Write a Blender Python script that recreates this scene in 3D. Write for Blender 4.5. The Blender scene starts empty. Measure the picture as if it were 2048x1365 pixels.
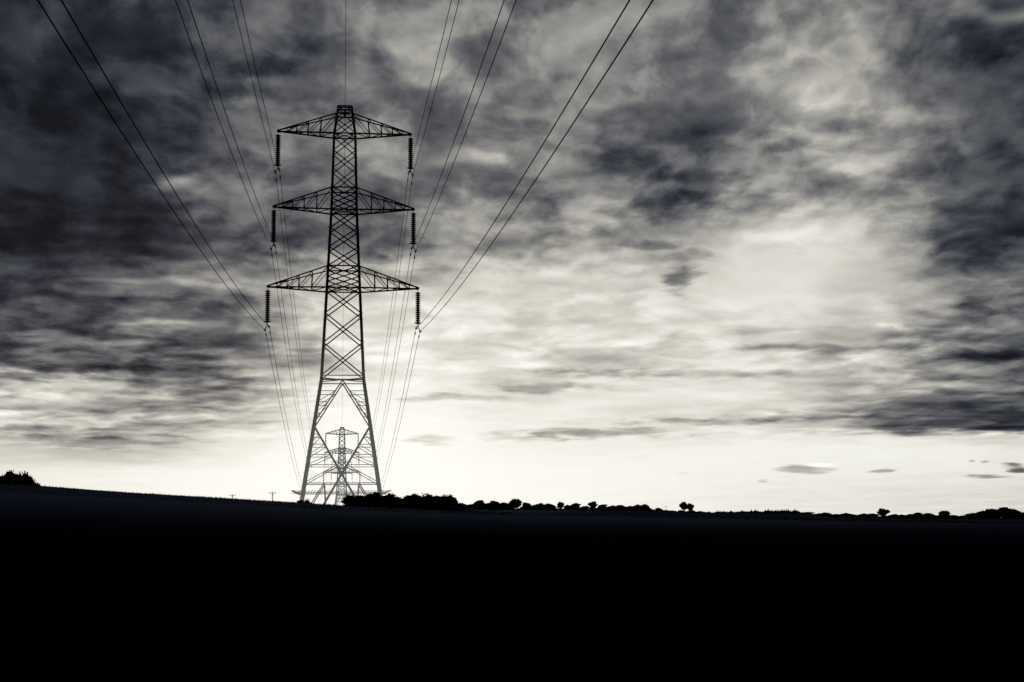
import bpy, math, random
from mathutils import Vector, Matrix, noise
R = math.radians
random.seed(7)
scene = bpy.context.scene
COL = scene.collection

# ------------------------------------------------------------------ camera
F = 2048 * 50 / 36.0
PITCH = math.atan((1030 - 682.5) / F)
ROLL = R(-0.32)
EYE = Vector((0, 0, 1.7))
CM = Matrix.Rotation(math.pi/2 + PITCH, 3, 'X') @ Matrix.Rotation(ROLL, 3, 'Z')
cam_d = bpy.data.cameras.new('camera'); cam = bpy.data.objects.new('camera', cam_d)
COL.objects.link(cam); scene.camera = cam
cam_d.lens = 50; cam_d.sensor_width = 36; cam_d.clip_start = 0.1; cam_d.clip_end = 30000
m4 = CM.to_4x4(); m4.translation = EYE; cam.matrix_world = m4

def ray(px, py): return CM @ Vector((px - 1024, 682.5 - py, -F))
def pt(px, py, Y):
    r = ray(px, py); return EYE + r * (Y / r.y)
_r = ray(683, 1000); AZ = math.atan2(_r.x, _r.y)
LD = Vector((math.sin(AZ), math.cos(AZ), 0)); LA = Vector((math.cos(AZ), -math.sin(AZ), 0))
D1, D2, D3 = 178.0, 745.0, 1300.0

# ------------------------------------------------------------------ helpers
class MB:
    def __init__(s, k=1.0): s.v = []; s.f = []; s.k = k
    def bar(s, p, q, w, h=None):
        p = Vector(p); q = Vector(q); d = q - p
        if d.length < 1e-6: return
        w *= s.k; h = h*s.k if h else w
        d.normalize()
        up = Vector((0, 0, 1)) if abs(d.z) < 0.9 else Vector((0, 1, 0))
        a = d.cross(up).normalized() * w/2; b = d.cross(a).normalized() * h/2
        n = len(s.v)
        for c in (p, q):
            for (i, j) in ((-1,-1),(1,-1),(1,1),(-1,1)): s.v.append(c + a*i + b*j)
        s.f += [(n,n+1,n+2,n+3),(n+7,n+6,n+5,n+4)]
        for k in range(4): s.f.append((n+k, n+4+k, n+4+(k+1)%4, n+(k+1)%4))
    def tube(s, pts, r, sides=6, r_fn=None):
        n0 = len(s.v)
        for i, p in enumerate(pts):
            a = pts[max(0, i-1)]; b = pts[min(len(pts)-1, i+1)]
            d = (b - a).normalized()
            up = Vector((0, 0, 1)) if abs(d.z) < 0.9 else Vector((1, 0, 0))
            u = d.cross(up).normalized(); w = u.cross(d)
            rr = r_fn(i/(len(pts)-1)) if r_fn else r
            for k in range(sides):
                t = 2*math.pi*k/sides
                s.v.append(p + u*math.cos(t)*rr + w*math.sin(t)*rr)
        for i in range(len(pts)-1):
            for k in range(sides):
                a = n0+i*sides+k; b = n0+i*sides+(k+1)%sides
                s.f.append((a, b, b+sides, a+sides))
        s.f.append(tuple(n0+k for k in range(sides))[::-1])
        e = n0+(len(pts)-1)*sides; s.f.append(tuple(e+k for k in range(sides)))
    def lathe(s, c, prof, sides=10):
        n0 = len(s.v)
        for (r, z) in prof:
            for k in range(sides):
                t = 2*math.pi*k/sides
                s.v.append(Vector((c[0]+r*math.cos(t), c[1]+r*math.sin(t), c[2]+z)))
        for i in range(len(prof)-1):
            for k in range(sides):
                a = n0+i*sides+k; b = n0+i*sides+(k+1)%sides
                s.f.append((a, b, b+sides, a+sides))
    def quad(s, c, u, v):
        n = len(s.v); s.v += [c-u-v, c+u-v, c+u+v, c-u+v]; s.f.append((n, n+1, n+2, n+3))
    def blob(s, c, rx, ry, rz, seg=10, amp=.25, fr=1.6):
        n0 = len(s.v); rings = seg//2+1
        for i in range(rings+1):
            th = math.pi*i/rings
            for k in range(seg):
                ph = 2*math.pi*k/seg
                d = Vector((math.sin(th)*math.cos(ph), math.sin(th)*math.sin(ph), math.cos(th)))
                q = 1 + amp*noise.noise(d*fr + Vector(c)*3.1)*1.6
                s.v.append(Vector((c[0]+d.x*rx*q, c[1]+d.y*ry*q, c[2]+d.z*rz*q)))
        for i in range(rings):
            for k in range(seg):
                a = n0+i*seg+k; b = n0+i*seg+(k+1)%seg
                s.f.append((a, b, b+seg, a+seg))
    def build(s, name, mat, parent=None):
        me = bpy.data.meshes.new(name); me.from_pydata([tuple(v) for v in s.v], [], s.f); me.update()
        me.materials.append(mat)
        o = bpy.data.objects.new(name, me); COL.objects.link(o)
        if parent: o.parent = parent
        return o
def tag(o, label=None, cat=None, group=None, kind=None):
    if label: o['label'] = label
    if cat: o['category'] = cat
    if group: o['group'] = group
    if kind: o['kind'] = kind
    return o
def empty(name, loc, rz=0):
    o = bpy.data.objects.new(name, None); COL.objects.link(o); o.location = loc; o.rotation_euler = (0, 0, rz); return o
def copy_tree(o, parent=None):
    c = o.copy(); COL.objects.link(c); c.parent = parent
    for ch in list(o.children): copy_tree(ch, c)
    return c

# ------------------------------------------------------------------ materials
def basic(name, c1, c2, scale=3.0, rough=.95, spec=0.0, metal=0.0):
    m = bpy.data.materials.new(name); m.use_nodes = True; nt = m.node_tree; b = nt.nodes['Principled BSDF']
    n = nt.nodes.new('ShaderNodeTexNoise'); n.inputs['Scale'].default_value = scale; n.inputs['Detail'].default_value = 3
    tc = nt.nodes.new('ShaderNodeNewGeometry'); nt.links.new(tc.outputs['Position'], n.inputs['Vector'])
    r = nt.nodes.new('ShaderNodeValToRGB'); r.color_ramp.elements[0].position = .35; r.color_ramp.elements[1].position = .7
    r.color_ramp.elements[0].color = (*c1, 1); r.color_ramp.elements[1].color = (*c2, 1)
    nt.links.new(n.outputs['Fac'], r.inputs['Fac']); nt.links.new(r.outputs['Color'], b.inputs['Base Color'])
    b.inputs['Roughness'].default_value = rough; b.inputs['Specular IOR Level'].default_value = spec; b.inputs['Metallic'].default_value = metal
    return m, nt, b, tc
def mr(nt, inp, a, b, c, d, smooth=True):
    n = nt.nodes.new('ShaderNodeMapRange'); n.interpolation_type = 'SMOOTHSTEP' if smooth else 'LINEAR'
    nt.links.new(inp, n.inputs['Value'])
    for k, v in zip(('From Min','From Max','To Min','To Max'), (a,b,c,d)): n.inputs[k].default_value = v
    return n.outputs['Result']
def mth(nt, op, a, b=None, c=None):
    n = nt.nodes.new('ShaderNodeMath'); n.operation = op
    for i, v in enumerate((a, b, c)):
        if v is None: continue
        if isinstance(v, (int, float)): n.inputs[i].default_value = v
        else: nt.links.new(v, n.inputs[i])
    return n.outputs[0]
def painted_haze(name, c1, c2, **k):
    # pale haze painted in as emission, stronger low down and with distance
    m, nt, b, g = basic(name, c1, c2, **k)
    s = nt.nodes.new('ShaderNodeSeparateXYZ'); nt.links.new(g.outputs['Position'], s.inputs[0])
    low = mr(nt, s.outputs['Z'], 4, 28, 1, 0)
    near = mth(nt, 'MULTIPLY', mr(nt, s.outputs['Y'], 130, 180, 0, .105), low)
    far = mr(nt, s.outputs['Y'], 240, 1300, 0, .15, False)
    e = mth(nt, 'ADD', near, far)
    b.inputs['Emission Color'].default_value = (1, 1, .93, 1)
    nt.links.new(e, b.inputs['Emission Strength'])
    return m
steel = painted_haze('galvanised_steel', (.012,.012,.014), (.022,.022,.024), rough=.7)
glass = painted_haze('insulator_glass', (.006,.006,.008), (.012,.012,.014), rough=.5)
cable = painted_haze('aluminium_cable', (.008,.008,.01), (.014,.014,.016), rough=.7)
woodm = painted_haze('pole_wood', (.01,.008,.006), (.02,.017,.014), scale=4)
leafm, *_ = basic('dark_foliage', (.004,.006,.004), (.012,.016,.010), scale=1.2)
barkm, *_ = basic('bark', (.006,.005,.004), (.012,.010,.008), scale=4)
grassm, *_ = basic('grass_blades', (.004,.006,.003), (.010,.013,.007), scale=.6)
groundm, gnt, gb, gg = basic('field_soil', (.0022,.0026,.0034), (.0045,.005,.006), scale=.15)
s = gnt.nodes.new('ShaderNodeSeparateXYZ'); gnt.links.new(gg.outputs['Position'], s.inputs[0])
e1 = mr(gnt, s.outputs['Y'], 45, 140, 0, .011)  # bright-sky glow near the horizon, painted on the field as faint bluish emission
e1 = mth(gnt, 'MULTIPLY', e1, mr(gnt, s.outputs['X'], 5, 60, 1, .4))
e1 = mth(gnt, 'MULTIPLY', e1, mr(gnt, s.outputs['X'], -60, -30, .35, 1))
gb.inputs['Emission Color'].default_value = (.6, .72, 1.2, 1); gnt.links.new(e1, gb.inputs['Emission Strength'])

# ------------------------------------------------------------------ terrain
def table(lst, Y): return [(p.x, p.z) for p in (pt(a, b, Y) for a, b in lst)]
crestT = table([(-800,950),(-200,962),(0,968),(65,971),(250,985),(400,994),(600,1006),(700,1013),(800,1017),(950,1024),(1300,1032),(2048,1047),(2600,1055)], 130)
ridgeT = table([(700,1056),(850,1050),(905,1024),(940,1020),(1150,1020),(1300,1022),(1400,1026),(1600,1026),(1650,1035),(1850,1038),(2048,1039),(2400,1043),(3200,1050)], 900)
def interp(T, x):
    if x <= T[0][0]: return T[0][1]
    for (a, za), (b, zb) in zip(T, T[1:]):
        if x <= b: return za + (zb-za)*(x-a)/(b-a)
    return T[-1][1]
def ss(a, b, x):
    t = min(1, max(0, (x-a)/(b-a))); return t*t*(3-2*t)
P3 = LD * D3
VAL = -7.6 + 1.7
def terrain(x, y):
    zc = interp(crestT, x)
    if y < 130:
        t = max(0, y)/130.0
        z = zc * (t if y > 0 else 0) + (0 if y > 0 else y*.01)
        z += .05*noise.noise(Vector((x*.09, y*.09, 0)))*min(1, abs(y)/20) 
    else:
        z = zc + (0.2 - zc)*ss(130, 172, y)
        z += (VAL - .2)*ss(200, 420, y)
        zr = interp(ridgeT, x)
        z += (zr - VAL) * math.exp(-((y-900)/70.0)**2) if y > 400 else 0
        z += 15.5*math.exp(-((x-P3.x)**2+(y-P3.y)**2)/(2*55.0**2))
        z += -34*ss(1450, 2400, y)
    return z
xs = []
x = 0.0
while x < 9000:
    xs.append(x); x += 1.5 if x < 75 else (7 if x < 420 else x*.12)
xs = [-v for v in reversed(xs[1:])] + xs
ys = []; y = -400.0
while y < 9000:
    ys.append(y)
    y += 25 if y < -20 else (2.5 if y < 190 else (9 if y < 1500 else y*.1))
g = MB(); nx = len(xs)
for yy in ys:
    for xx in xs: g.v.append(Vector((xx, yy, terrain(xx, yy))))
for j in range(len(ys)-1):
    for i in range(nx-1):
        a = j*nx+i; g.f.append((a, a+1, a+1+nx, a+nx))
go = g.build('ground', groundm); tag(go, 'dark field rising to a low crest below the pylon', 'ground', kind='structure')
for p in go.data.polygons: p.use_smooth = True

# grass on the crest
gr = MB()
for _ in range(26000):
    yy = random.uniform(112, 134); xx = random.uniform(-62, 62)
    if xx > 0 and random.random() < .4: continue
    z = terrain(xx, yy); cl = noise.noise(Vector((xx*.35, yy*.3, 2)))
    h = random.uniform(.04, .12)*(1.1+cl); w = random.uniform(.012, .03)
    lean = random.uniform(-.06, .06); n = len(gr.v)
    gr.v += [Vector((xx-w, yy, z-.03)), Vector((xx+w, yy, z-.03)), Vector((xx+lean, yy+random.uniform(-.04,.04), z+h))]
    gr.f.append((n, n+1, n+2))
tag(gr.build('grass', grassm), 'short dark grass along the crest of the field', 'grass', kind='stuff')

# ------------------------------------------------------------------ pylon
def zrel_axis(py, px=688):
    r = ray(px, py); t = D1 / r.dot(LD); return (EYE + r*t).z
BASE1 = terrain((LD*D1).x, (LD*D1).y) - .1
def H(py): return zrel_axis(py) - BASE1
def hw(px_half, py):
    r = ray(688, py); t = D1 / r.dot(LD); depth = t*F
    return px_half * depth / F
WT = sorted([(H(py), hw(w, py)) for w, py in ((13.5,216),(21,270),(25,420),(32.5,575),(42,760),(76,985))])
slope = (WT[0][1]-WT[1][1])/(WT[1][0]-WT[0][0])
WT = [(0, WT[0][1] + slope*WT[0][0])] + WT
def W(z): return interp(WT, z)
def cr(i, z):
    sx, sy = ((-1,-1),(1,-1),(1,1),(-1,1))[i]; w = W(z); return Vector((sx*w, sy*w, z))
TOP = H(216)
ARMS = [(H(231), H(272), H(266.5), hw(131.5, 266)), (H(380), H(424), H(417), hw(138.5, 416)), (H(537), H(580), H(576), hw(149, 576))]
DROP = 5.25
def make_pylon(K=1.0):
    root = empty('electricity_pylon', (0, 0, 0))
    for i in range(4):
        m = MB(K); zs = [z for z, _ in WT]
        for a, b in zip(zs, zs[1:]): m.bar(cr(i, a), cr(i, b), .27 if a < H(300) else .2)
        # step bolts up one leg edge
        z = 5
        while z < TOP-1:
            c = cr(i, z); sx = 1 if c.x > 0 else -1
            m.bar(c, c + Vector((sx*.26, 0, 0)), .04); z += .9
        m.bar((cr(i, 0)-Vector((0,0,.6))), cr(i, 0.25), .7)
        m.build('leg', steel, root)
    br = MB(K)
    def face(z1, z2, w=.12):
        for i in range(4):
            j = (i+1) % 4
            br.bar(cr(i, z1), cr(j, z2), w); br.bar(cr(j, z1), cr(i, z2), w)
    def hor(z, w=.13):
        for i in range(4): br.bar(cr(i, z), cr((i+1)%4, z), w)
    seqs = [(216,242,271),(271,306,342,380),(380,402,424),(424,461,499,537),(537,558,580),(580,631,690,755)]
    for sq in seqs:
        for a, b in zip(sq, sq[1:]): face(H(b), H(a), .11 if b < 400 else .14)
    for yy in (216, 231, 272, 380, 424, 537, 580, 755, 764): hor(H(yy), .11 if yy > 700 else .15)
    for yy in (272, 424, 580, 760):
        br.bar(cr(0, H(yy)), cr(2, H(yy)), .1); br.bar(cr(1, H(yy)), cr(3, H(yy)), .1)
    br.build('upper_bracing', steel, root)
    lb = MB(K)
    zA, zB, zC = H(764), H(852), H(968)
    for i in range(4):
        j = (i+1) % 4
        midA = (cr(i, zA)+cr(j, zA))/2; mid0 = (cr(i, .3)+cr(j, .3))/2
        for c, o in ((i, j), (j, i)):
            end = mid0.lerp(cr(o, .3), .7)
            lb.bar(midA, cr(c, zB), .13); lb.bar(cr(c, zB), end, .12)
            prev = None
            for t in (.25, .5, .75):
                z = zA + (zB-zA)*t; q = midA.lerp(cr(c, zB), t)
                lb.bar(cr(c, z), q, .08)
                if prev is not None: lb.bar(cr(c, z), prev, .07)
                prev = q
            prev = None
            for t in (.10, .2, .3, .4):
                q = cr(c, zB).lerp(end, t)
                lb.bar(cr(c, q.z), q, .085)
                if prev is not None: lb.bar(cr(c, q.z), prev, .08)
                prev = q
            lb.bar(prev, cr(c, zC), .09)
            qd = cr(c, zC).lerp(cr(o, zC), .27); foot = cr(c, .3)
            lb.bar(foot, qd, .12); lb.bar(qd, cr(c, .3).lerp(cr(o, .3), .33), .10)
            lb.bar(foot.lerp(qd, .5), cr(c, zC*.6), .08)
            lb.bar(foot.lerp(qd, .5), cr(c, zC*.35), .08)
        lb.bar(cr(i, zC), cr(j, zC), .11); lb.bar(cr(i, .3), cr(j, .3), .11)
    lb.build('base_bracing', steel, root)
    # anti-climbing guard: barbed wire on outriggers
    gm = MB(K); zg = H(986)
    for lvl, (off, dz) in enumerate(((.45,-.12),(.8,.0),(1.1,.14))):
        ring = [cr(i, zg+dz) + Vector(((1 if cr(i,1).x > 0 else -1)*off, (1 if cr(i,1).y > 0 else -1)*off, 0)) for i in range(4)]
        for i in range(4):
            p, q = ring[i], ring[(i+1)%4]; gm.bar(p, q, .035)
            n = int((q-p).length/.35)
            for k in range(n):
                c = p.lerp(q, (k+.5)/n)
                gm.bar(c - Vector((.07,.05,.09)), c + Vector((.07,.05,.09)), .025)
    for i in range(4):
        c = cr(i, zg-.3); sx = 1 if c.x > 0 else -1; sy = 1 if c.y > 0 else -1
        gm.bar(c, c+Vector((sx*1.15, sy*1.15, .5)), .09)
        gm.bar(c, c+Vector((sx*1.15, 0, .45)), .09); gm.bar(c, c+Vector((0, sy*1.15, .45)), .09)
        for k in range(26):
            a = c + Vector((random.uniform(-.5,1.15)*sx, random.uniform(-.5,1.15)*sy, random.uniform(.1,.5)))
            gm.bar(a, a+Vector((random.uniform(-.25,.25), random.uniform(-.25,.25), random.uniform(-.12,.12))), .03)
    gm.build('climbing_guard', steel, root)
    # cross arms
    for (zt, zb, ztip, Wd) in ARMS:
        for sgn in (-1, 1):
            m = MB(K); wt, wb = W(zt), W(zb); tip = Vector((sgn*Wd, 0, ztip)); tipu = tip + Vector((0, 0, .16))
            rows_ = []
            for sy in (-1, 1):
                T0 = Vector((sgn*wt, sy*wt, zt)); B0 = Vector((sgn*wb, sy*wb, zb))
                m.bar(T0, tipu, .14); m.bar(B0, tip, .17)
                tt = [0, .26, .48, .68, .85]
                Tp = [T0.lerp(tipu, t) for t in tt]; Bp = [B0.lerp(tip, t) for t in tt]
                rows_.append((Tp, Bp))
                for k in range(1, 5): m.bar(Tp[k], Bp[k], .09)
                for k in range(4):
                    m.bar(Tp[k], Bp[k+1], .085)
            for k in range(1, 5): m.bar(rows_[0][1][k], rows_[1][1][k], .09); m.bar(rows_[0][0][k], rows_[1][0][k], .07)
            for k in range(4): m.bar(rows_[k%2][1][k], rows_[(k+1)%2][1][k+1], .08)
            m.bar(tip - Vector((sgn*.3,0,.02)), tip + Vector((sgn*.16, 0, .08)), .22, .3)
            m.build('crossarm', steel, root)
            ins = MB(K); c = tip
            ins.bar(c, c-Vector((0,0,.6)), .08)
            n = 15; pitch = .272; z = -.45
            for k in range(n):
                ins.lathe((c.x, c.y, c.z+z), [(.13,0),(.18,-.02),(.32,-.07),(.33,-.15),(.26,-.19),(.15,-.21),(.13,-pitch)], 12)
                z -= pitch
            io = ins.build('insulator_string', glass, root)
            h = MB(K); b0 = c + Vector((0, 0, z))
            ringp = [b0 + Vector((.42*math.cos(a), .3*math.sin(a), .16)) for a in [2*math.pi*k/12 for k in range(13)]]
            h.tube(ringp, .055, 5); h.bar(ringp[0], b0, .06); h.bar(ringp[6], b0, .06)
            h.build('arcing_ring', steel, io)
            y_ = MB(K); p_out = Vector((c.x+sgn*.25, 0, c.z-DROP-.2)); p_in = Vector((c.x-sgn*.25, 0, c.z-DROP+.2))
            y_.bar(b0+Vector((0,0,.03)), b0-Vector((0,0,.3)), .12)
            y_.bar(b0-Vector((0,0,.25)), p_out+Vector((0,0,.12)), .10); y_.bar(b0-Vector((0,0,.25)), p_in+Vector((0,0,.1)), .10)
            for p in (p_out, p_in): y_.bar(p-Vector((0,.32,-.02)), p+Vector((0,.32,.02)), .13, .18)
            y_.build('suspension_clamp', steel, io)
    pk = MB(K)
    for i in range(4): pk.bar(cr(i, TOP), Vector((0,0,TOP-.95)), .07)
    pk.bar((-.75*W(TOP)-.4,0,TOP+.06), (.75*W(TOP)+.4,0,TOP+.06), .16, .12)
    pk.build('earth_wire_peak', steel, root)
    return root
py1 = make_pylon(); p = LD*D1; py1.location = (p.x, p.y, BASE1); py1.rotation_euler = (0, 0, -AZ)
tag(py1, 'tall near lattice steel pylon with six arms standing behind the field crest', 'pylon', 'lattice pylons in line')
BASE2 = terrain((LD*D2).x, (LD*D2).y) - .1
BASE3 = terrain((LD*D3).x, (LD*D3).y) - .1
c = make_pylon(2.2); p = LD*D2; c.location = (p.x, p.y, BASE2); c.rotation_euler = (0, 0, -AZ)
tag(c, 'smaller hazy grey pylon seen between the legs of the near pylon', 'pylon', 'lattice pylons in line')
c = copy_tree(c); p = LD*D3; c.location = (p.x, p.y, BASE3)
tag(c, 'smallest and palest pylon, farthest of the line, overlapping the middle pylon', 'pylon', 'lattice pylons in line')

# ------------------------------------------------------------------ wires
def sagline(D0, z0, Da, za, sag, n, lat):
    out = []
    for k in range(n+1):
        t = k/n; d = D0 + (Da-D0)*t; z = z0 + (za-z0)*t - 4*sag*t*(1-t)
        q = LD*d + LA*lat; out.append(Vector((q.x, q.y, z)))
    return out
L0 = 350.0
def wire(name, lat, h, sag0, sag1, label, cat, group, dampers=True, r=.030):
    z1, z2, z3 = BASE1+h, BASE2+h, BASE3+h
    a = sagline(D1-L0, z1-1.0, D1, z1, sag0, 120, lat)
    b = sagline(D1, z1, D2, z2, sag1, 90, lat)[1:]
    c = sagline(D2, z2, D3, z3, sag1*.9, 50, lat)[1:]
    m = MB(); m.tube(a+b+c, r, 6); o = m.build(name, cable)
    tag(o, label, cat, group)
    if dampers:
        for sg, ln in ((-1, a), (1, b)):
            p0 = Vector(a[-1]); p1 = Vector(ln[-2] if sg < 0 else b[0])
            d = (p1-p0).normalized(); q = p0 + d*2.0
            k = MB(); lo = Vector((0, 0, -.13))
            k.bar(q, q+lo, .05); k.bar(q+lo-d*.3, q+lo+d*.3, .04)
            for e in (-1, 1): k.bar(q+lo+d*e*.2, q+lo+d*e*.4, .14)
            k.build('vibration_damper', cable, o)
    return o
names = ['top', 'middle', 'lowest']
# where the cables leave the top of the view fixes how far each pair sags towards the viewer
TOPX = [((921,467),(905,483)), ((1036,351),(1008,377)), ((1312,70),(1255,127))]
for li, (zt, zb, ztip, Wd) in enumerate(ARMS):
    sags = []
    for wi, (off, dz) in enumerate(((.25, -.2), (-.25, .2))):
        xr, xl = TOPX[li][wi]; lat = Wd+off; z1 = BASE1 + ztip - DROP + dz
        vals = []
        for px, sg in ((xr, 1), (xl, -1)):
            r = ray(px, 0); t = sg*lat / r.dot(LA); q = EYE + r*t; d = q.dot(LD)
            tt = (D1-d)/L0
            vals.append((z1 - 1.0*tt - q.z)/(4*tt*(1-tt)))
        sags.append(sum(vals)/2)
    sg0 = sum(sags)/2
    for sgn, side in ((-1, 'left'), (1, 'right')):
        for off, dz, w in ((.25, -.2, 'outer'), (-.25, .2, 'inner')):
            wire('power_cable', sgn*(Wd+off), ztip-DROP+dz, sg0, 18.5,
                 f'{w} cable of the pair on the {names[li]} {side} arm of the near pylon', 'power cable', 'paired power cables')
wire('earth_wire', 0, TOP+.12, 6.5, 15, 'single thin wire rising from the peak of the near pylon', 'earth wire', None, False, .024)

# ------------------------------------------------------------------ trees
def crown_mesh(rx, rz, zc, lobes, leaves, leaf, seed, inner=.9):
    rnd = random.Random(seed); m = MB(); L = []
    for k in range(lobes):
        a = rnd.uniform(0, 2*math.pi); rr = rnd.uniform(.1, .66); zz = rnd.uniform(-.6, .6)
        s_ = rnd.uniform(.28, .5) * (1-.25*abs(zz))
        L.append((Vector((math.cos(a)*rr*rx, math.sin(a)*rr*rx, zc+zz*rz)), s_*rx, s_*rz*.9))
    L.append((Vector((0, 0, zc)), rx*.68, rz*.8))
    for c, a, b in L: m.blob(c, a*inner, a*inner, b*inner, 9, .4, 2.2)
    for _ in range(leaves):
        c, a, b = L[rnd.randrange(len(L))]
        d = Vector((rnd.gauss(0,1), rnd.gauss(0,1), rnd.gauss(0,1))).normalized(); q = rnd.uniform(.8, 1.14)
        p = c + Vector((d.x*a, d.y*a, d.z*b))*q
        u = Vector((rnd.gauss(0,1), rnd.gauss(0,1), rnd.gauss(0,1))).normalized(); v = u.cross(d).normalized() if abs(u.dot(d)) < .98 else Vector((0,0,1))
        f = leaf*rnd.uniform(.5, 1.2); m.quad(p, u*f, v*f*.7)
    top = max(v.z for v in m.v)
    for v in m.v:
        if v.z > zc: v.z = zc + (v.z-zc)*(1-zc)/(top-zc)
    return m
def tree_proto(seed, wide, low, leaves=900, leaf=.028, lobes=9):
    """unit-height tree: crown + trunk with limbs; width factor wide, crown base at low"""
    rz = (1-low)/2; zc = low + rz
    root = empty('field_tree', (0, 0, 0))
    crown_mesh(wide/2, rz, zc, lobes, leaves, leaf, seed).build('crown', leafm, root)
    t = MB(); rnd = random.Random(seed)
    t.tube([Vector((0,0,-.1)), Vector((.01,0,low*.6+.05)), Vector((0,.01,zc))], .04, 7, lambda q: .05-.025*q)
    for k in range(5):
        a = k*1.3+rnd.random(); s0 = Vector((0,0,low*.8+.05*k))
        t.tube([s0, s0+Vector((math.cos(a)*wide*.18, math.sin(a)*wide*.18, .1)), s0+Vector((math.cos(a)*wide*.32, math.sin(a)*wide*.32, .26))], .012, 5, lambda q: .016-.01*q)
    t.build('trunk', barkm, root)
    return root
protos = [tree_proto(11, .9, .12), tree_proto(12, 1.1, .06), tree_proto(13, .8, .14), tree_proto(14, 1.3, .0), tree_proto(15, 1.0, .0), tree_proto(16, .9, .04), tree_proto(17, 1.2, .04)]
bushp = [tree_proto(31, 1.1, .0, 5200, .018, 18), tree_proto(32, 1.35, .0, 5200, .018, 20), tree_proto(33, .95, .02, 4600, .018, 16)]
used = {}
def plant(px, top, Y, proto, wpx, name, label, cat, group):
    q = pt(px, top, Y); zb = terrain(q.x, Y); h = (q.z - zb)
    if proto not in used: o = proto; used[proto] = 1
    else: o = copy_tree(proto)
    wide = max(abs(v.co.x) for v in proto.children[0].data.vertices)*2
    wm = wpx*Y/F
    o.location = (q.x, Y, zb-.05); o.rotation_euler = (0, 0, random.uniform(0, 6.28))
    sx = wm/wide; o.scale = (sx, sx, h*1.03); o.name = name
    tag(o, label, cat, group)
ordw = ['first','second','third','fourth','fifth','sixth','seventh','eighth','ninth','tenth','eleventh','twelfth','thirteenth','fourteenth','fifteenth','sixteenth','seventeenth','eighteenth','nineteenth','twentieth','twenty-first','twenty-second','twenty-third','twenty-fourth','twenty-fifth','twenty-sixth','twenty-seventh','twenty-eighth']
B = [(712,988,52,160),(742,984,56,152),(770,986,52,158),(797,991,46,150),(822,987,52,156),(850,987,54,162),(877,989,52,151),(898,994,42,158),(912,1003,34,154),(606,998,30,160)]
for i, (a, b, c, Y) in enumerate(B):
    lab = (f'dark leafy bush, {ordw[i]} from the left in the clump beside the near pylon' if i < 9 else 'low dark bush at the left foot of the near pylon')
    plant(a, b, Y, bushp[i%3], c*1.3, 'bush', lab, 'bush', 'bushes round the near pylon')
Lc = [(-14,944,60,230),(10,942,54,215),(32,944,50,222),(48,951,44,210),(60,960,36,205)]
Ln = ['tree cut by the left edge of the photo in the hilltop clump','second tree from the left edge in the hilltop clump','third tree from the left edge, with a tall rounded top, in the hilltop clump','fourth tree from the left edge in the hilltop clump, lower than its left neighbour','lowest and rightmost tree of the hilltop clump at the far left']
for i, (a, b, c, Y) in enumerate(Lc):
    plant(a, b, Y, bushp[(i+1)%3], c*1.35, 'hilltop_tree', Ln[i], 'tree', 'trees on the hill at the left edge')
T = [(923,1006,20,4),(936,1009,18,3),(948,1007,20,5),(960,1000,24,1),(975,1006,20,6),(987,1001,26,4),(1008,1005,24,5),(1030,997,30,1),(1053,1005,24,6),(1070,1009,20,3),(1083,1006,21,4),(1099,1007,22,3),(1121,1004,15,0),(1136,1010,19,3),(1151,1006,16,5),(1170,1012,20,3),(1185,1003,19,0),(1204,1009,22,6),(1222,1011,22,3),(1240,1010,22,5),(1258,1012,22,3),(1274,1009,21,4),(1290,1008,19,1)]
for i, (a, b, c, k) in enumerate(T):
    plant(a, b, 900 + (i*37 % 23) - 11, protos[k], c*1.25, 'field_tree', f'small dark tree, {ordw[i]} from the left in the row right of the bushes', 'tree', 'row of trees on the skyline right of the pylon')
plant(1367, 1004, 900, protos[2], 22, 'tall_tree', 'left and taller crown of the double tree standing alone on the skyline', 'tree', 'double tree on the skyline')
plant(1381, 1007, 903, protos[0], 20, 'tall_tree', 'right and lower crown of the double tree standing alone on the skyline', 'tree', 'double tree on the skyline')
T2 = [(1618,1024,24,4),(1636,1027,22,3),(1652,1025,22,5),(1672,1028,24,6),(1690,1026,24,3),(1710,1029,24,4),(1728,1027,22,3),(1746,1027,22,5),(1767,1017,22,0),(1786,1028,20,3),(1802,1029,22,4),(1820,1028,22,6),(1836,1025,22,5),(1856,1026,24,1),(1872,1030,20,3),(1888,1021,26,1),(1908,1030,24,3),(1926,1031,24,4),(1944,1026,28,5),(1964,1022,32,6),(1982,1017,36,1),(2004,1014,40,4),(2024,1018,38,6),(2044,1024,34,3)]
for i, (a, b, c, k) in enumerate(T2):
    extra = {8: 'taller round tree, ', 15: 'domed tree, ', 21: 'broad tall tree, '}.get(i, 'bushy tree, ')
    plant(a, b, 900 + (i*29 % 21) - 10, protos[k], c*1.3, 'hedgerow_tree', f'{extra}{ordw[i]} from the left in the far right hedge line', 'tree', 'trees in the far right hedge line')

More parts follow.
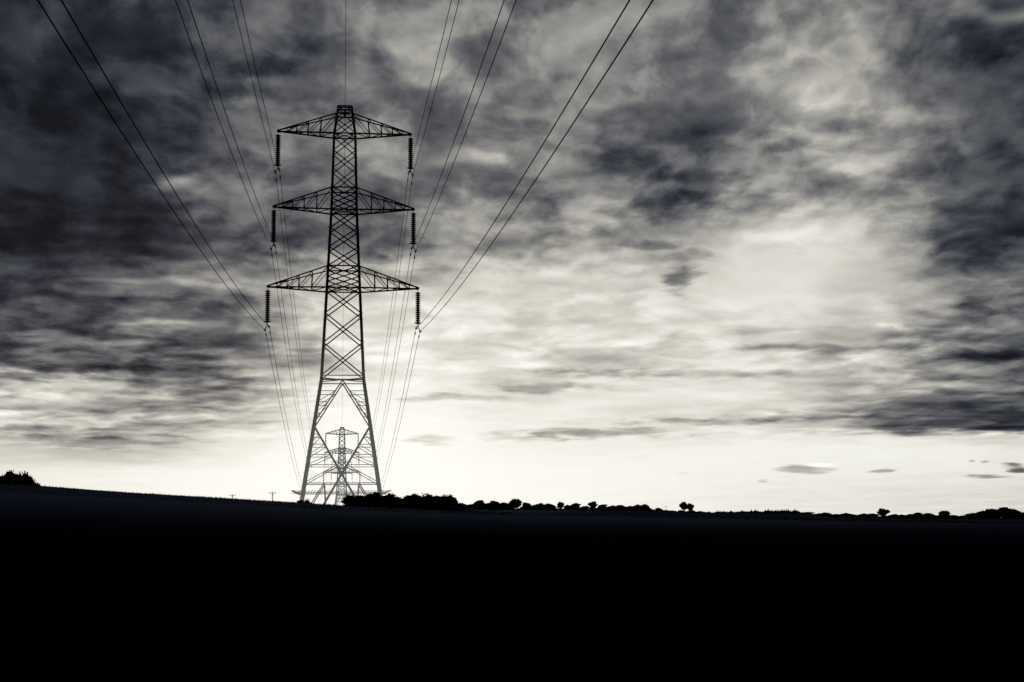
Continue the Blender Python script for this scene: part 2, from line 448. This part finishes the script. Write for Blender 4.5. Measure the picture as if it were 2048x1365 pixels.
def hedge(x0, x1, topf, name, label, cat, kind=None, conifer=False):
    m = MB(); px = x0; rnd = random.Random(int(x0))
    while px < x1:
        Y = 892 + rnd.uniform(-5, 5); q = pt(px, topf(px)+rnd.uniform(-3, 1.6), Y); zb = terrain(q.x, Y) - .4; h = max(.8, q.z-zb)
        if conifer:
            r = h*.3
            tiers = 4
            for t in range(tiers):
                z0 = zb+h*(.1+.2*t); rr = r*(1-t/tiers*.75)
                m.lathe((q.x, Y, z0), [(rr*rnd.uniform(.9,1.15), 0), (rr*.3, h*.26), (0.02, h*.36)], 7)
            m.blob((q.x, Y+1, zb+h*.3), 1.2, 1.0, h*.4, 8, .3, 2)
            px += rnd.uniform(2.8, 4.5)
        else:
            m.blob((q.x, Y, zb+h*.5), rnd.uniform(1.1,2.2), 1.3, h*.5, 8, .4, 2)
            for _ in range(26):
                c = Vector((q.x+rnd.uniform(-2,2), Y+rnd.uniform(-1,1), zb+h*rnd.uniform(.5,1.02)))
                m.quad(c, Vector((rnd.uniform(.1,.25),0,rnd.uniform(-.1,.1))), Vector((0,.1,rnd.uniform(.08,.2))))
            px += rnd.uniform(3.0, 6)
    tag(m.build(name, leafm), label, cat, None, kind)
hedge(905, 1325, lambda p: 1016 + (p-905)*.008, 'hedgerow', 'low hedge along the skyline under the row of small trees', 'hedge')
hedge(1330, 1412, lambda p: 1023 + (p-1330)*.02, 'hedgerow', 'short low hedge on both sides of the double tree', 'hedge')
hedge(1414, 1606, lambda p: 1024 - 3.5*ss(1414, 1560, p) + 4*ss(1585,1606,p), 'conifer_plantation', 'dense dark band of far conifers right of the double tree', 'wood', 'stuff', True)
hedge(1606, 2070, lambda p: 1032.5 + (p-1600)*.005, 'hedgerow', 'long low hedge along the skyline at the right edge', 'hedge')

def pole(px, top, Y, label):
    q = pt(px, top, Y); zb = terrain(q.x, Y); h = q.z-zb
    root = empty('utility_pole', (q.x, Y, zb), .2)
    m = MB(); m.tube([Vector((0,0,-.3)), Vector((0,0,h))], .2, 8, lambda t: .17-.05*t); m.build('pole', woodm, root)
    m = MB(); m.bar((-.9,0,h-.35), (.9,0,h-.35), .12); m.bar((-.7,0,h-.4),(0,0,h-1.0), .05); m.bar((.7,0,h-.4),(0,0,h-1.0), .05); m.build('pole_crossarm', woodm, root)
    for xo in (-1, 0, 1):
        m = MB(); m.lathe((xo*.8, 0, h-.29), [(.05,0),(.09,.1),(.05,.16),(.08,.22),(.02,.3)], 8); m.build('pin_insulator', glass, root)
    tag(root, label, 'utility pole', 'wooden poles on the skyline')
pole(465, 989, 420, 'thin wooden pole on the hill skyline, the one farther from the pylon')
pole(545, 984, 380, 'thin wooden pole on the hill skyline, the one just left of the near pylon')
pole(1332, 1012, 890, 'tiny wooden pole just left of the double tree')

# ------------------------------------------------------------------ sky
world = bpy.data.worlds.new('World'); scene.world = world; world.use_nodes = True
nt = world.node_tree; N = nt.nodes; Lk = nt.links; bg = N['Background']
def m_(op, a, b=None, c=None): return mth(nt, op, a, b, c)
def comb(a, b, c=0.0):
    n = N.new('ShaderNodeCombineXYZ')
    for i, v in enumerate((a, b, c)):
        if isinstance(v, (int, float)): n.inputs[i].default_value = v
        else: Lk.new(v, n.inputs[i])
    return n.outputs[0]
def vm(op, a, b):
    n = N.new('ShaderNodeVectorMath'); n.operation = op
    for i, v in enumerate((a, b)):
        if isinstance(v, tuple): n.inputs[i].default_value = v
        elif v is not None: Lk.new(v, n.inputs[i])
    return n
def nz(vec, scale, detail, rough, dist=0.0):
    n = N.new('ShaderNodeTexNoise'); n.noise_dimensions = '2D'; Lk.new(vec, n.inputs['Vector'])
    n.inputs['Scale'].default_value = scale; n.inputs['Detail'].default_value = detail
    n.inputs['Roughness'].default_value = rough; n.inputs['Distortion'].default_value = dist
    return n
tc = N.new('ShaderNodeTexCoord'); sp = N.new('ShaderNodeSeparateXYZ'); Lk.new(tc.outputs['Generated'], sp.inputs[0])
dy = m_('MAXIMUM', sp.outputs['Y'], .15)
X = m_('DIVIDE', sp.outputs['X'], dy); Z = m_('DIVIDE', sp.outputs['Z'], dy)
Zk = m_('ADD', m_('MAXIMUM', Z, -.03), .08)
U = m_('DIVIDE', m_('MULTIPLY', X, 2.5), m_('ADD', m_('MAXIMUM', Z, -.03), .45)); Wc = m_('DIVIDE', .70, m_('ADD', Zk, .015))
P = comb(U, Wc, 0)
wn = nz(P, 4.5, 2, .5); wsep = N.new('ShaderNodeSeparateColor'); Lk.new(wn.outputs['Color'], wsep.inputs[0])
wx = m_('SUBTRACT', wsep.outputs[0], .5); wz = m_('SUBTRACT', wsep.outputs[1], .5)
n2 = nz(P, 7.5, 6, .56)
fn = m_('SUBTRACT', n2.outputs['Fac'], .5)
Xw = m_('ADD', X, m_('MULTIPLY', m_('MULTIPLY_ADD', fn, .6, wx), m_('MULTIPLY', Zk, .16)))
Zw = m_('ADD', Z, m_('MULTIPLY', m_('MULTIPLY_ADD', fn, -.6, wz), m_('MULTIPLY', m_('MULTIPLY', Zk, Zk), .36)))
def Zof(py): return math.tan(PITCH + math.atan((682.5-py)/F))
def Xof(px, py):
    r = ray(px, py); return r.x/r.y
rows = [
 (1000,[238,240,243,247,251,254,254,252,248,245,240,236,230,226,222,218,212]),
 (940, [230,235,240,245,250,254,254,252,248,246,244,241,238,235,233,231,228]),
 (905, [205,198,192,216,242,253,254,250,243,240,239,240,240,240,238,235,228]),
 (874, [182,170,170,196,228,252,254,249,240,233,228,225,228,226,220,208,198]),
 (864, [176,164,166,188,222,248,253,248,239,230,222,216,214,188, 90, 60, 52]),
 (825, [184,166,150,160,200,242,250,242,232,230,224,218,206,174, 98, 66, 58]),
 (790, [205,195,138,128,162,226,244,232,212,226,230,229,224,195,142, 94, 68]),
 (720, [58,86,76,86,112,186,224,218,208,198,200,208,208,182,146,92,66]),
 (640, [62,74,88,102,114,168,206,208,208,208,212,218,218,210,170,114,78]),
 (560, [54,54,58,88,98,136,188,192,202,208,208,210,222,216,180,112,78]),
 (480, [30,32,42,60,78,86,92,116,142,160,164,184,208,206,160,80,56]),
 (400, [28,30,42,86,90,88,102,114,114,106,102,108,138,148,132,74,50]),
 (320, [32,33,42,62,94,98,112,128,122,108,100,106,124,140,120,84,54]),
 (240, [38,42,50,54,78,106,118,108,102,110,106,100,114,138,122,74,56]),
 (160, [38,40,46,62,84,110,130,118,106,104,100,104,124,146,118,78,60]),
 (80,  [32,40,52,72,76,102,124,120,120,110,100,102,120,138,108,86,74]),
 (0,   [30,46,70,84,86,102,108,108,116,120,100,100,108,120,112,94,82]),
]
ft = m_('DIVIDE', m_('ADD', Xw, .45), .9)
cur = None; prevZ = None
for py, vals in rows:
    cr_ = N.new('ShaderNodeValToRGB'); Lk.new(ft, cr_.inputs['Fac']); ramp = cr_.color_ramp; ramp.interpolation = 'CARDINAL'
    for i, v in enumerate(vals):
        pos = (Xof(i*128, py)+.45)/.9; v = v/255.0
        if i == 0: e = ramp.elements[0]; e.position = pos
        elif i == 16: e = ramp.elements[-1]; e.position = pos
        else: e = ramp.elements.new(pos)
        e.color = (v, v, v, 1)
    out = cr_.outputs['Color']
    if cur is None: cur = out
    else:
        f = mr(nt, Zw, prevZ, Zof(py), 0, 1, False)
        mx = N.new('ShaderNodeMix'); mx.data_type = 'FLOAT'; Lk.new(f, mx.inputs[0]); Lk.new(cur, mx.inputs[2]); Lk.new(out, mx.inputs[3]); cur = mx.outputs[0]
    prevZ = Zof(py)
gval = cur
# individual cloud masses and gaps: px, py, rx, ry, amount
feats = [(1640,170,75,60,.15),(1650,190,150,110,.08),(1665,272,110,14,-.10),(1400,362,72,46,-.17),(1262,330,80,36,-.13),(1365,562,44,24,-.34),(1375,520,40,16,-.16),(1300,488,70,10,-.14),(1310,415,50,28,-.12),
 (1610,943,46,8,-.24),(1640,936,26,5,.16),(1770,946,26,4,-.25),(2036,945,24,10,-.5),(1985,959,50,2.5,-.3),(1527,965,12,3,-.12),(1938,929,8,3,-.2),(1970,931,12,3,-.2),(1365,949,12,3,-.06),
 (1180,866,150,10,-.22),(1050,876,90,8,-.14),(1400,846,170,8,-.20),(1620,836,140,10,-.20),(870,880,60,8,-.14),(910,797,90,8,-.16),(1060,776,110,11,-.18),(1180,750,120,10,-.16),(1420,748,200,9,-.12),
 (1660,700,180,8,-.12),(1560,660,100,6,-.06),
 (200,880,150,13,-.14),(60,856,70,9,-.12),(540,130,65,32,-.14),(960,315,75,18,.12),(740,520,36,24,-.12),(1040,195,55,24,-.08),
 (90,735,110,12,-.12),(330,745,150,14,-.1),(380,375,55,18,.14),(700,600,120,60,.08),(2000,30,60,20,.22),
 (1960,625,120,8,-.12),(1960,715,130,12,-.16),(1930,670,110,6,.12),(1900,770,130,7,.12),(1800,430,90,22,.08),(1550,470,90,16,.08),(1700,330,110,12,.10),
 (240,680,150,8,.14),(60,665,60,7,.14),(350,640,120,7,.12),(300,560,160,10,.10),(120,765,120,8,.14),(420,705,90,7,.12)]
Xf = m_('ADD', X, m_('MULTIPLY', wx, m_('MULTIPLY', Zk, .12)))
Zf = m_('ADD', Z, m_('MULTIPLY', wz, m_('MULTIPLY', m_('MULTIPLY', Zk, Zk), .28)))
PF = comb(Xf, Zf, 0)
def feat(px, py, rx, ry, k=1.3, lo=.1, hi=1.6):
    a = vm('SUBTRACT', PF, (Xof(px, py), Zof(py), 0)).outputs[0]
    b = vm('MULTIPLY', a, (F/rx, F/ry, 1)).outputs[0]
    ln = m_('MULTIPLY_ADD', fn, k, vm('LENGTH', b, None).outputs['Value'])
    return mr(nt, ln, lo, hi, 1, 0)
for px, py, rx, ry, amt in feats:
    glow = amt > 0 and py < 240
    w = feat(px, py, rx, ry, 1.0, 0, 1.9) if glow else feat(px, py, rx, ry, 2.3, .25, 1.4)
    gval = m_('MULTIPLY_ADD', w, amt, gval)
# smooth openings where the cloud texture fades out
clear = m_('MULTIPLY', feat(1580, 560, 330, 130, .3, 0, 1.4), .86)
clear = m_('MAXIMUM', clear, m_('MULTIPLY', feat(1050, 600, 400, 110, .5, 0, 1.5), .35))
clear = m_('MAXIMUM', clear, m_('MULTIPLY', feat(1200, 820, 620, 110, .3, 0, 1.5), .65))
clear = m_('MAXIMUM', clear, m_('MULTIPLY', mr(nt, Z, Zof(900), Zof(850), 1, 0), .8))
clear = m_('SUBTRACT', 1.0, clear)
# cloud texture: broad masses with ragged lit edges, horizontal layers, puffs in the lower decks
Pw = comb(m_('ADD', U, m_('MULTIPLY', wx, .10)), m_('ADD', Wc, m_('MULTIPLY', wz, .10)), 0)
nA = nz(Pw, 3.6, 8, .53)
Ps = vm('ADD', Pw, (0.008, .05, 0)).outputs[0]
nB = nz(Ps, 3.6, 4, .5)
nC = nz(comb(m_('MULTIPLY', Xw, 4.0), m_('MULTIPLY', Zw, 20.0), 0), 1.0, 3, .45)
vo = N.new('ShaderNodeTexVoronoi'); vo.voronoi_dimensions = '2D'; vo.feature = 'SMOOTH_F1'
Lk.new(Pw, vo.inputs['Vector'])
vo.inputs['Scale'].default_value = 5.5; vo.inputs['Smoothness'].default_value = 1.0; vo.inputs['Detail'].default_value = 1.0; vo.inputs['Roughness'].default_value = .4
bil = m_('SUBTRACT', vo.outputs['Distance'], .36)
puff = m_('SUBTRACT', mr(nt, nA.outputs['Fac'], .38, .62, 0, 1), .5)
det = m_('MULTIPLY_ADD', puff, .14, m_('MULTIPLY', m_('SUBTRACT', nA.outputs['Fac'], .5), .22))
rim = m_('MULTIPLY', m_('SUBTRACT', nA.outputs['Fac'], nB.outputs['Fac']), 0.50)
rip = m_('MULTIPLY', fn, mr(nt, Z, .10, .26, .34, .26))
tot = m_('ADD', m_('ADD', det, rim), m_('ADD', rip, m_('MULTIPLY', bil, mr(nt, Z, .12, .25, .28, .0))))
tot = m_('MULTIPLY_ADD', m_('SUBTRACT', nC.outputs['Fac'], .5), .32, tot)
gcl = N.new('ShaderNodeClamp'); Lk.new(gval, gcl.inputs[0]); gcl.inputs[1].default_value = .11; gcl.inputs[2].default_value = .995
w0 = m_('MULTIPLY', m_('MULTIPLY', gcl.outputs[0], m_('SUBTRACT', 1.0, gcl.outputs[0])), 4.0)
wgt = m_('MULTIPLY', m_('POWER', w0, 1.05), clear)
lum = m_('MULTIPLY_ADD', tot, wgt, gcl.outputs[0])
tone = N.new('ShaderNodeValToRGB'); Lk.new(lum, tone.inputs['Fac'])
def lin(c): return tuple((x/255/12.92 if x/255 <= .04045 else ((x/255+.055)/1.055)**2.4) for x in c) + (1,)
tr = tone.color_ramp
stops = [(0,(6,7,12)),(.08,(20,23,31)),(.16,(38,42,51)),(.25,(61,64,72)),(.35,(88,90,94)),(.45,(115,115,116)),(.58,(149,148,144)),(.7,(181,179,171)),(.82,(212,210,200)),(.92,(238,237,228)),(1,(255,255,249))]
tr.elements[0].position = 0; tr.elements[0].color = lin(stops[0][1]); tr.elements[1].position = 1; tr.elements[1].color = lin(stops[-1][1])
for p_, c_ in stops[1:-1]:
    e = tr.elements.new(p_); e.color = lin(c_)
dark = m_('MULTIPLY', mr(nt, sp.outputs['Y'], -.1, .55, .10, 1), mr(nt, sp.outputs['Z'], .44, .8, 1, .12))
sky = N.new('ShaderNodeTexSky'); sky.sky_type = 'NISHITA'; sky.sun_disc = False
SUN_EL = R(3.0); sky.sun_elevation = SUN_EL; sky.sun_rotation = AZ
sc = vm('SCALE', sky.outputs[0], None); sc.inputs['Scale'].default_value = .0006
scd = vm('SCALE', tone.outputs['Color'], None); Lk.new(dark, scd.inputs['Scale'])
fin = vm('ADD', scd.outputs[0], sc.outputs[0])
Lk.new(fin.outputs[0], bg.inputs['Color']); bg.inputs['Strength'].default_value = 1.0
world.cycles.sampling_method = 'MANUAL'; world.cycles.sample_map_resolution = 512

sd = bpy.data.lights.new('sun', 'SUN'); so = bpy.data.objects.new('sun', sd); COL.objects.link(so)
sd.energy = .5; sd.angle = R(10); sd.color = (1, .95, .86)
S = Vector((math.sin(AZ)*math.cos(SUN_EL), math.cos(AZ)*math.cos(SUN_EL), math.sin(SUN_EL)))
so.rotation_euler = (-S).to_track_quat('-Z', 'Y').to_euler()

scene.view_settings.view_transform = 'Standard'; scene.view_settings.look = 'None'; scene.view_settings.exposure = 0
